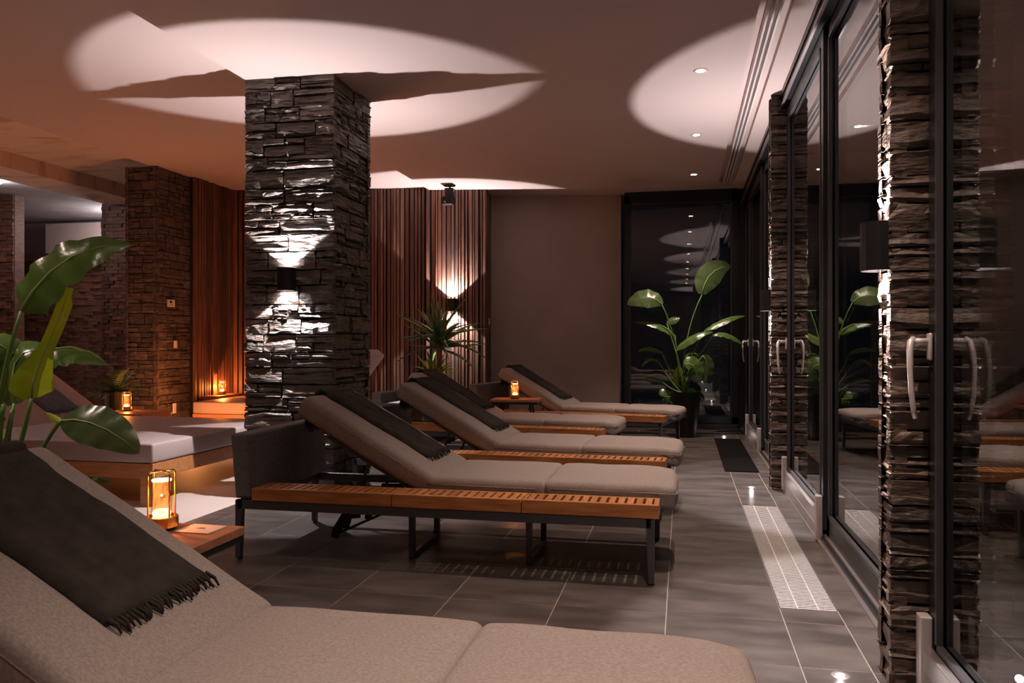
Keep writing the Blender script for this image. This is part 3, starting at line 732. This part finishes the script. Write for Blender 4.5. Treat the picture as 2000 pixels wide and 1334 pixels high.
def table_proto(wx, wy):
    r = empty('side_table')
    b = MB().box(0, wx, 0, wy, LZ - .026, LZ); b.build('table_top', M['walnut'], r, bevel=.003)
    b = MB().box(.006, wx - .006, .006, wy - .006, LZ - .046, LZ - .0265); b.build('tray_frame', M['black'], r, bevel=.002)
    for sx in (0, 1):
        for sy in (0, 1):
            x = .03 + sx * (wx - .06); y = .03 + sy * (wy - .06)
            MB().tube([(x + (.06 if sx == 0 else -.06), y + (.05 if sy == 0 else -.05), LZ - .046), (x, y, .002)], .010, 8).build('leg', M['black'], r)
    return r
t0 = table_proto(.46, .30); t0.location = (-1.735, 1.845, 0)
tag(t0, 'small walnut side table with black frame beside the nearest lounger', 'side table')
t1 = copy_tree(t0); t1.location = (-1.79, 7.34, 0); t1.rotation_euler.z = rad(2); tag(t1, 'small walnut side table with a lantern before the furthest lounger', 'side table')
L0 = lantern_proto(); L0.location = (-1.49, 2.055, LZ); tag(L0, 'glowing brass cage lantern on the near walnut table', 'lantern', 'glowing brass lanterns')
def lant(loc, lab, gain=1):
    l = copy_tree(L0); l.location = loc; tag(l, lab, 'lantern')
    if gain != 1:
        for c in l.children:
            if c.type == 'LIGHT': c.data = c.data.copy(); c.data.energy *= gain
    return l
lant((-1.57, 7.44, LZ), 'small glowing brass lantern on the table by the furthest lounger')
r = empty('booklet', (-1.375, 2.075, LZ)); r.rotation_euler.z = rad(-2); tag(r, 'small cream card with dark lettering on the near walnut table', 'card')
MB().box(-.055, .055, -.048, .048, .0005, .004).build('card', M['paper'], r)
ik = MB()
for k in range(3):
    for j in range(5 - k): ik.box(-.016 + j * .0065 + k * .003, -.0115 + j * .0065 + k * .003, .004 + k * .006 - .008, .0075 + k * .006 - .008, .004, .0043)
ik.build('lettering', M['ink'], r)

# ------------------------------------------------------------------ daybeds
def daybed(name, x0, x1, y0, y1, back, flip, lab):
    """x0<x1 ends; back raised part length at left (flip False) or right"""
    r = empty(name, (x0, y0, 0)); tag(r, lab, 'daybed')
    L = x1 - x0; W = y1 - y0; zt = .40; th = .125
    m = MB(); s0, s1 = (back, L) if not flip else (0, L - back)
    rbox(m, s0, s1, 0, W, zt - th, zt, .018, 3, 8, puff=.006); m.build('mattress', M['leather'], r, smooth=True)
    A = rad(33); bl = .78
    if not flip: mx = Matrix.Translation((back, 0, zt - th)) @ Matrix.Rotation(A, 4, 'Y'); m = MB(); rbox(m, -bl, 0, 0, W, 0, th, .018, 3, 8, puff=.005, mx=mx)
    else: A = rad(52); mx = Matrix.Translation((L - back, 0, zt - th)) @ Matrix.Rotation(-A, 4, 'Y'); m = MB(); rbox(m, 0, bl, 0, W, 0, th, .018, 3, 8, puff=.005, mx=mx)
    m.build('backrest', M['leather'], r, smooth=True)
    f = MB(); t = .03
    f.box(.006, L - .006, .01, .01 + t, zt - th - .10, zt - th - .004); f.box(.006, L - .006, W - .01 - t, W - .01, zt - th - .10, zt - th - .004)
    f.box(.01, .01 + t, .04, W - .04, zt - th - .10, zt - th - .004); f.box(L - .01 - t, L - .01, .04, W - .04, zt - th - .10, zt - th - .004)
    f.box(.04, L - .04, .04, W - .04, zt - th - .03, zt - th - .006)
    f.build('frame', M['oak'], r, bevel=.002)
    for x in (0.0, L - .09):
        for y in (0.0, W - .09): MB().box(x, x + .09, y, y + .09, 0, zt - th - .003).build('leg', M['oak'], r, bevel=.002)
    return r
daybed('daybed', -5.75, -3.285, 4.44, 6.08, .78, False, 'wide double daybed with taupe leather mattress and wooden frame behind the plant')
daybed('daybed', -5.15, -3.40, 7.62, 8.62, .42, True, 'daybed against the slatted corner, partly hidden by the stone pillar')
for k, (a_, b_, l_) in enumerate(((.33, .62, 'slate throw on the near half of the double daybed back'), (1.06, 1.42, 'slate throw on the far half of the double daybed back'))):
    tw = throw_proto(a_, b_, .16, M['towel_blue'], .1, rad(33), .78, .275, .78, .125, 20 + k); tw.location = (-5.75, 4.44, 0)
    tag(tw, l_, 'throw blanket', 'slate throws on the double daybed')
# low side block with lantern behind the double daybed, and lantern table in the slatted corner
def block_table(loc, wx, wy, h, lab):
    r = empty('low_table', loc); tag(r, lab, 'side table')
    MB().box(0, wx, 0, wy, h - .04, h).build('table_top', M['walnut'], r, bevel=.003)
    for x in (.01, wx - .05):
        for y in (.01, wy - .05): MB().box(x, x + .04, y, y + .04, 0, h - .04).build('leg', M['walnut'], r)
block_table((-5.15, 6.14, 0), .5, .42, .41, 'low wooden table with lantern behind the double daybed')
lant((-5.02, 6.42, .41), 'glowing brass lantern behind the double daybed beside the stone pillar', 2)
block_table((-5.325, 8.05, 0), .165, .62, .43, 'narrow dark wooden ledge table between the corner daybed and the slatted wall')
lant((-5.262, 8.36, .43), 'glowing brass lantern in the slatted corner on the ledge', 9)
# unseen lamp added between the daybeds for the orange glow
r = empty('added_warm_lamp', (-4.75, 6.98, 0)); tag(r, 'added low warm lamp, unseen between the two daybeds', 'floor lamp')
MB().lathe([(.0001, 0), (.10, 0), (.12, .06), (.14, .10), (.12, .10)], n=20).build('bowl', M['brass'], r)
MB().lathe([(.11, .075), (.06, .10), (.0001, .105)], n=16).build('glow_disc', M['glow_soft'], r)
point('flame', (0, 0, .30), P_WARM, C_FIRE, .06, r)

r = empty('added_warm_lamp', (-6.9, 5.0, 0)); tag(r, 'added low warm lamp outside the view at the left', 'floor lamp')  # lamp added off view to warm and brighten the concrete ceiling
MB().lathe([(.0001, 0), (.10, 0), (.12, .06), (.14, .10), (.12, .10)], n=20).build('bowl', M['brass'], r)
MB().lathe([(.11, .075), (.06, .10), (.0001, .105)], n=16).build('glow_disc', M['glow_soft'], r)
point('flame', (0, 0, .30), P_WARM * .6, (1, .55, .36), .06, r)

# ------------------------------------------------------------------ plants
def leaf(mb, pts, hw, nrm, fold=.25, rip=.0, seed=0, prof=None, asym=1.0, nst=14):
    """blade along pts (Vectors), half width hw, face normal hint nrm"""
    P = [Vector(p) for p in pts]
    def bez(t):
        q = P[:]
        while len(q) > 1: q = [q[i].lerp(q[i + 1], t) for i in range(len(q) - 1)]
        return q[0]
    vs = []; fs = []; W = 9
    for i in range(nst + 1):
        t = i / nst; p = bez(t); tg = (bez(min(1, t + .02)) - bez(max(0, t - .02))).normalized()
        sd = tg.cross(nrm).normalized(); nn = sd.cross(tg).normalized()
        ww = hw * (prof(t) if prof else (math.sin(math.pi * min(1, t * .97 + .03)) ** .62) * (1 - .25 * t))
        for k in range(W):
            a = (k - 4) / 4; aw = ww * (asym if a > 0 else 1)
            z = -fold * abs(a) ** 1.4 * aw + rip * aw * abs(a) * math.sin(t * 26 + seed + a * 2) + (.30 * rip * aw * math.sin(t * 60 + seed) if abs(a) > .2 else 0)
            vs.append(p + sd * a * aw + nn * z)
    for i in range(nst):
        for k in range(W - 1): fs.append((i * W + k, i * W + k + 1, (i + 1) * W + k + 1, (i + 1) * W + k))
    mb.add(vs, fs)
    return bez
def plant(name, lab, pot=None, cat='plant'):
    r = empty(name); tag(r, lab, cat); return r
def add_leaf(r, pts, hw, nrm, mat='leaf', stem=None, sr=.006, **k):
    mb = MB(); bz = leaf(mb, pts, hw, nrm, **k); o = mb.build('leaf', M[mat], r, smooth=True)
    rb = MB(); rb.tube([bz(t) + Vector(nrm).normalized() * .0008 for t in (0, .2, .4, .6, .8, .97)], hw * .045 + .0012, 5, r1=.0008); rb.build('midrib', M['rib'], o, smooth=True)
    if stem: 
        s = MB(); s.tube(stem, sr * 1.25, 8, r1=sr * .75); s.build('stem', M['stem'], r, smooth=True)
def smooth_path(a, b, c, n=8):
    return [a * (1 - t) ** 2 + b * 2 * t * (1 - t) + c * t * t for t in [i / n for i in range(n + 1)]]
cd_ = Vector((math.sin(TH), -math.cos(TH), 0))    # roughly towards the viewer
up = Vector((0, 0, 1))
# bird-of-paradise plant at the left, behind the nearest lounger
Zp = 3.05
bp = plant('bird_of_paradise_plant', 'tall bird-of-paradise plant with huge glossy leaves behind the nearest lounger')
A_ = lambda u, v, dz=0: at(u, v, Zp + dz)
root_b = A_(5, 1120, .05); root_b.z = .28
def st(u, v, dz=0, mu=None, mv=None): 
    e = A_(u, v, dz); m_ = A_(mu, mv, dz * .5) if mu is not None else (root_b + e) / 2
    return smooth_path(root_b + Vector((R.uniform(-.03, .03), R.uniform(-.03, .03), 0)), m_, e)
add_leaf(bp, [A_(42, 606), A_(75, 545, -.02), A_(135, 470, .0), A_(262, 478, .10)], .135, cd_ + up * .6, 'leaf', st(42, 608, 0, -25, 800), .010, fold=.16, rip=.10, seed=1, nst=22, prof=lambda t: min(1, (t * 6 + .25)) * (1 if t < .55 else max(0, 1 - ((t - .55) / .45) ** 1.6)) * .78)
add_leaf(bp, [A_(62, 778), A_(52, 735), A_(108, 665), A_(136, 562, .02)], .075, cd_ + Vector((.7, 0, .2)), 'leaf_bright', st(62, 778, 0, 40, 880), .010, fold=.5, rip=.05, seed=3, nst=20, prof=lambda t: (min(1, t * 7 + .35)) * (1 if t < .2 else max(.36, 1 - (t - .2) / .35 * .62)) * (1 if t < .93 else .55))
add_leaf(bp, [A_(28, 790, .1), A_(10, 700, .12), A_(45, 670, .15), A_(95, 690, .18)], .115, cd_ + up * .9, 'leaf', st(28, 788, .08, 5, 900), .009, fold=.2, rip=.06, seed=5)
add_leaf(bp, [A_(42, 722, .06), A_(85, 672, .1), A_(150, 660, .14), A_(214, 714, .2)], .10, cd_ * .5 + up, 'leaf', None, fold=.45, rip=.08, seed=7)
add_leaf(bp, [A_(-70, 720, .1), A_(-40, 660, .1), A_(10, 650, .12), A_(60, 730, .2)], .11, cd_ + up, 'leaf', None, fold=.3, rip=.05, seed=8)
add_leaf(bp, [A_(121, 822, -.05), A_(160, 812, -.08), A_(225, 838, -.1), A_(272, 886, -.12)], .092, cd_ * .9 + up * .6, 'leaf_dark', st(121, 822, -.05, 85, 850), .009, fold=.12, rip=.07, seed=11, nst=20, asym=1.0)
add_leaf(bp, [A_(121, 822, -.05), A_(112, 828, -.05), A_(100, 818, -.05), A_(89, 805, -.05)], .018, cd_, 'leaf_bright', None, fold=.8, seed=13)
add_leaf(bp, [A_(182, 930, .1), A_(195, 935, .08), A_(208, 938, .06), A_(216, 941, .05)], .022, cd_ * .4 + up, 'leaf', None, fold=.3, seed=14)
mb = MB(); mb.tube(st(25, 800, .03, -5, 930), .012, 8, r1=.009); mb.build('stem', M['stem'], bp, smooth=True)
mb = MB(); mb.tube(st(8, 790, .0, -10, 850), .011, 8, r1=.009); mb.build('stem', M['stem'], bp, smooth=True)
def pot(r, x, y, rt, rb_, h, m=M['black']):
    MB().lathe([(.0001, 0), (rb_, 0), (rt, h), (rt - .012, h), (rt - .02, h - .04)], (x, y, 0), 32).build('pot', m, r, smooth=False)
    MB().lathe([(.0001, h - .04), (rt - .02, h - .04)], (x, y, 0), 20).build('soil', M['soil'], r)
pot(bp, root_b.x, root_b.y, .16, .12, .30)
# bird-of-paradise plant by the end window
Zq = 8.75
pb = plant('bird_of_paradise_plant', 'bird-of-paradise plant in a tall black pot by the end window')
def Q(u, v, dz=0): return at(1220 + u / 3.604, 500 + v / 3.604, Zq + dz)
rq = at(1340, 790, Zq); rq = Vector((rq.x, rq.y, .46))
def sq(u, v, dz=0, mu=None, mv=None):
    e = Q(u, v, dz); m_ = Q(mu, mv, dz * .4) if mu is not None else (rq + e) / 2
    return smooth_path(rq + Vector((R.uniform(-.05, .05), R.uniform(-.05, .05), 0)), m_, e)
LQ = [([(545, 270), (560, 150), (640, 60), (750, 75)], .155, 'leaf_dark', (400, 560), .15, cd_ + up * .2),
      ([(262, 342), (200, 270), (110, 280), (18, 345)], .135, 'leaf_dark', (370, 560), .2, cd_ * .9 + up * .5),
      ([(355, 560), (300, 490), (200, 450), (70, 468)], .085, 'leaf', (370, 720), .4, cd_ * .45 + up),
      ([(570, 520), (650, 470), (740, 410), (852, 422)], .075, 'leaf', (440, 700), .4, cd_ * .45 + up),
      ([(620, 560), (690, 510), (790, 570), (842, 628)], .07, 'leaf', (470, 760), .4, cd_ * .5 + up),
      ([(360, 660), (440, 590), (520, 520), (622, 535)], .08, 'leaf', (380, 800), .4, cd_ * .5 + up),
      ([(265, 685), (220, 640), (150, 630), (95, 672)], .06, 'leaf', (350, 900), .4, cd_ * .5 + up),
      ([(250, 760), (210, 700), (150, 710), (120, 785)], .035, 'leaf', (330, 900), .5, cd_ * .5 + up),
      ([(270, 890), (230, 840), (170, 840), (115, 874)], .05, 'leaf', (330, 950), .4, cd_ * .5 + up),
      ([(420, 765), (480, 740), (520, 800), (505, 880)], .13, 'leaf', (400, 860), .1, cd_ + up * .5),
      ([(550, 700), (590, 740), (590, 830), (565, 895)], .09, 'leaf_dark', (440, 860), .2, cd_),
      ([(255, 985), (270, 960), (300, 975), (318, 1030)], .08, 'leaf', (330, 1000), .2, cd_ + up * .4),
      ([(372, 920), (360, 860), (370, 820), (378, 775)], .045, 'leaf_bright', (372, 980), .6, cd_),
      ([(440, 740), (460, 690), (510, 690), (545, 740)], .08, 'leaf', (410, 850), .3, cd_ + up),
      ([(480, 980), (520, 960), (540, 990), (560, 1030)], .06, 'leaf_dark', (440, 980), .3, cd_ + up * .5),
      ([(300, 480), (330, 440), (360, 440), (390, 435)], .06, 'leaf_dark', (350, 640), .4, cd_ + up),
      ([(440, 960), (470, 940), (500, 1010), (480, 1080)], .08, 'leaf', (420, 980), .2, cd_ + up * .4)]
for i, (p, hw, m_, mid, fo, nr) in enumerate(LQ):
    dz = R.uniform(-.12, .12)
    add_leaf(pb, [Q(a, b, dz) for a, b in p], hw, nr, m_, sq(p[0][0], p[0][1], dz, *mid), .007, fold=fo, rip=.07, seed=i)
pot(pb, rq.x, rq.y, .165, .105, .50)
# potted palm before the slats
Zd = 8.75
dp = plant('yucca_palm', 'potted palm with spiky leaves below the wall light on the slats')
D_ = lambda u, v, dz=0: at(740 + u / 7.02, 570 + v / 7.02, Zd + dz)
tk = D_(820, 860); base = Vector((tk.x, tk.y, .3))
MB().tube([base, (base + tk) / 2 + Vector((.01, 0, 0)), tk + up * .12], .038, 10, r1=.03).build('trunk', M['bark'], dp, smooth=True)
rr = random.Random(4)
def blade(a, el, L, c, bend, w_, m_):
    d = Vector((math.cos(a) * math.cos(el), math.sin(a) * math.cos(el), math.sin(el))); e = c + d * L - up * bend * L
    mb = MB(); leaf(mb, [c, c + d * L * .4, c + d * L * .75 - up * bend * L * .25, e], w_, (up * .8 + cd_ * .6), fold=.35, nst=8, prof=lambda t: (1 - t) ** .6 * min(1, .4 + 3 * t))
    mb.build('leaf', M[m_], dp, smooth=True)
for k in range(70):
    blade(rr.uniform(0, 2 * math.pi), rad(rr.uniform(-12, 82)), rr.uniform(.36, .60), tk + up * rr.uniform(.06, .24), rr.uniform(.0, .30), rr.uniform(.018, .030), rr.choice(('leaf', 'leaf_dark', 'leaf')))
lw = D_(760, 1130); lw2 = Vector((lw.x, lw.y, lw.z))
for k in range(24):
    blade(rr.uniform(0, 2 * math.pi), rad(rr.uniform(5, 70)), rr.uniform(.22, .36), lw2 + up * rr.uniform(-.04, .04), rr.uniform(.0, .3), rr.uniform(.016, .024), rr.choice(('leaf_bright', 'leaf', 'leaf')))
MB().tube([Vector((lw2.x, lw2.y, .3)), lw2], .02, 8).build('trunk', M['bark'], dp, smooth=True)
pot(dp, (base.x + lw2.x) / 2, (base.y + lw2.y) / 2, .18, .14, .32)
# fern beside the stone pillar
fp = plant('potted_fern', 'feathery fern in a dark pot before the red-brown block column')
fb = at(226, 768, 7.75); fb2 = Vector((fb.x, fb.y, fb.z))
for k in range(44):
    a = rr.uniform(0, 2 * math.pi); el = rad(rr.uniform(10, 80)); L = rr.uniform(.26, .42)
    d = Vector((math.cos(a) * math.cos(el), math.sin(a) * math.cos(el), math.sin(el)))
    mb = MB(); P = [fb2 + d * L * t - up * .35 * L * t * t for t in [i / 12 for i in range(13)]]
    mb.tube(P, .002, 4)
    for i in range(1, 13):
        tg = (P[i] - P[i - 1]).normalized(); sd = tg.cross(up).normalized(); l = .05 * (1 - i / 13) + .012
        for s in (-1, 1):
            q = P[i]; tip = q + sd * s * l + tg * l * .5; mb.add([q - tg * .005, q + tg * .006, tip], [(0, 1, 2)])
    mb.build('frond', M['leaf'], fp)
pot(fp, fb2.x, fb2.y, .13, .10, fb2.z + .02)

# ------------------------------------------------------------------ floor grille, mat
g_ = empty('floor_grille', (X0, 3.283, 0)); tag(g_, 'long pale slatted heating grille set in the tiled floor', 'floor grille')
MB().box(.003, TX / 2 - .003, 0, 2.0, -.0011, -.0009).build('trench', M['dark'], g_)
br = MB().box(.003, TX / 2 - .003, 0, .0075, -.0009, .0012).mesh('slat', M['grille'])
for k in range(100):
    o = link(br, 'slat', g_); o.location = (0, .003 + k * .02, 0)
q = MB()
for x in (.068, .146): q.box(x, x + .005, 0, 2.0, -.0009, .0004)
q.build('support_bar', M['grille'], g_)
q = MB().box(0, .003, 0, 2.0, -.0011, .0014).box(TX / 2 - .003, TX / 2, 0, 2.0, -.0011, .0014); q.build('frame', M['steel'], g_)
m_ = MB(); rbox(m_, .335, .60, 6.62, 8.80, .0, .010, .003, 2, 2)
tag(m_.build('floor_mat', M['mat']), 'long black floor mat in front of the furthest glass door', 'mat')

# ------------------------------------------------------------------ wall controls
r = empty('thermostat', (-5.372, 7.55, 1.46)); tag(r, 'small cream thermostat on the side of the far stone pillar', 'thermostat')
b = MB(); rbox(b, 0, .022, -.055, .055, -.04, .04, .004, 2, 2); b.build('housing', M['plastic'], r)
MB().box(.022, .0235, -.035, .0, .0, .025).build('display', M['screen'], r)
MB().box(.022, .024, .0, .012, -.025, -.018).box(.022, .024, -.03, -.018, -.025, -.018).build('button', M['screen'], r)
def switch(loc, rz, lab, h=.08):
    r = empty('wall_switch', loc, rz); tag(r, lab, 'switch')
    b = MB(); rbox(b, 0, .012, -.026, .026, -h / 2, h / 2, .003, 2, 2); b.build('plate', M['plastic'], r)
    MB().box(.012, .015, -.014, .014, -.022, .022).build('rocker', M['plastic'], r)
switch((-5.362, 7.62, 1.02), 0, 'cream light switch below the thermostat on the far stone pillar')
switch((-5.362, 7.60, .33), 0, 'cream socket low on the far stone pillar', .11)
q = mxC @ Vector((.25, -.028, 1.29)); switch(tuple(q), math.atan(.153), 'pale light switch on the side of the slatted panel')

# ------------------------------------------------------------------ bamboo outside the nearest door
bs = empty('bamboo_shrub'); tag(bs, 'bamboo shrub in the dark outside the glass door at the right border', 'shrub')
rr = random.Random(8); fo = MB(); cx, cy = 2.7, 4.3
for k in range(9):
    x = cx + rr.uniform(-.5, .5); y = cy + rr.uniform(-.4, .4); top = Vector((x + rr.uniform(-.3, .3), y + rr.uniform(-.3, .3), rr.uniform(2.0, 3.0)))
    MB().tube([(x, y, -.02), ((x + top.x) / 2, (y + top.y) / 2, top.z / 2), top], .008, 6, r1=.003).build('cane', M['stem'], bs, smooth=True)
    for j in range(38):
        t = rr.uniform(.25, 1); p = Vector((x, y, 0)).lerp(top, t); d = Vector((rr.uniform(-1, 1), rr.uniform(-1, 1), rr.uniform(-.6, .2))).normalized()
        q = p + d * rr.uniform(.05, .2); e = q + (d - up * .5).normalized() * .12; sd = d.cross(up).normalized() * .009
        fo.add([p, q - sd, q + sd, e], [(0, 1, 2), (1, 3, 2)])
tag(fo.build('foliage', M['leaf'], bs), kind='stuff')
r = empty('added_bamboo_light', (2.1, 3.7, -.02)); tag(r, 'small light added below the bamboo outside', 'added light')  # light added outdoors so the bamboo leaves show
MB().tube([(0, 0, 0), (0, 0, .12)], .008).build('spike', M['black'], r); MB().lathe([(.02, .11), (.028, .17), (.024, .17), (.0001, .165)], n=14).build('head', M['black'], r)
spot('lamp', (0, 0, .19), 6, rad(80), .5, (1, .95, .85), (math.pi - rad(25), rad(20), 0), r, .01)
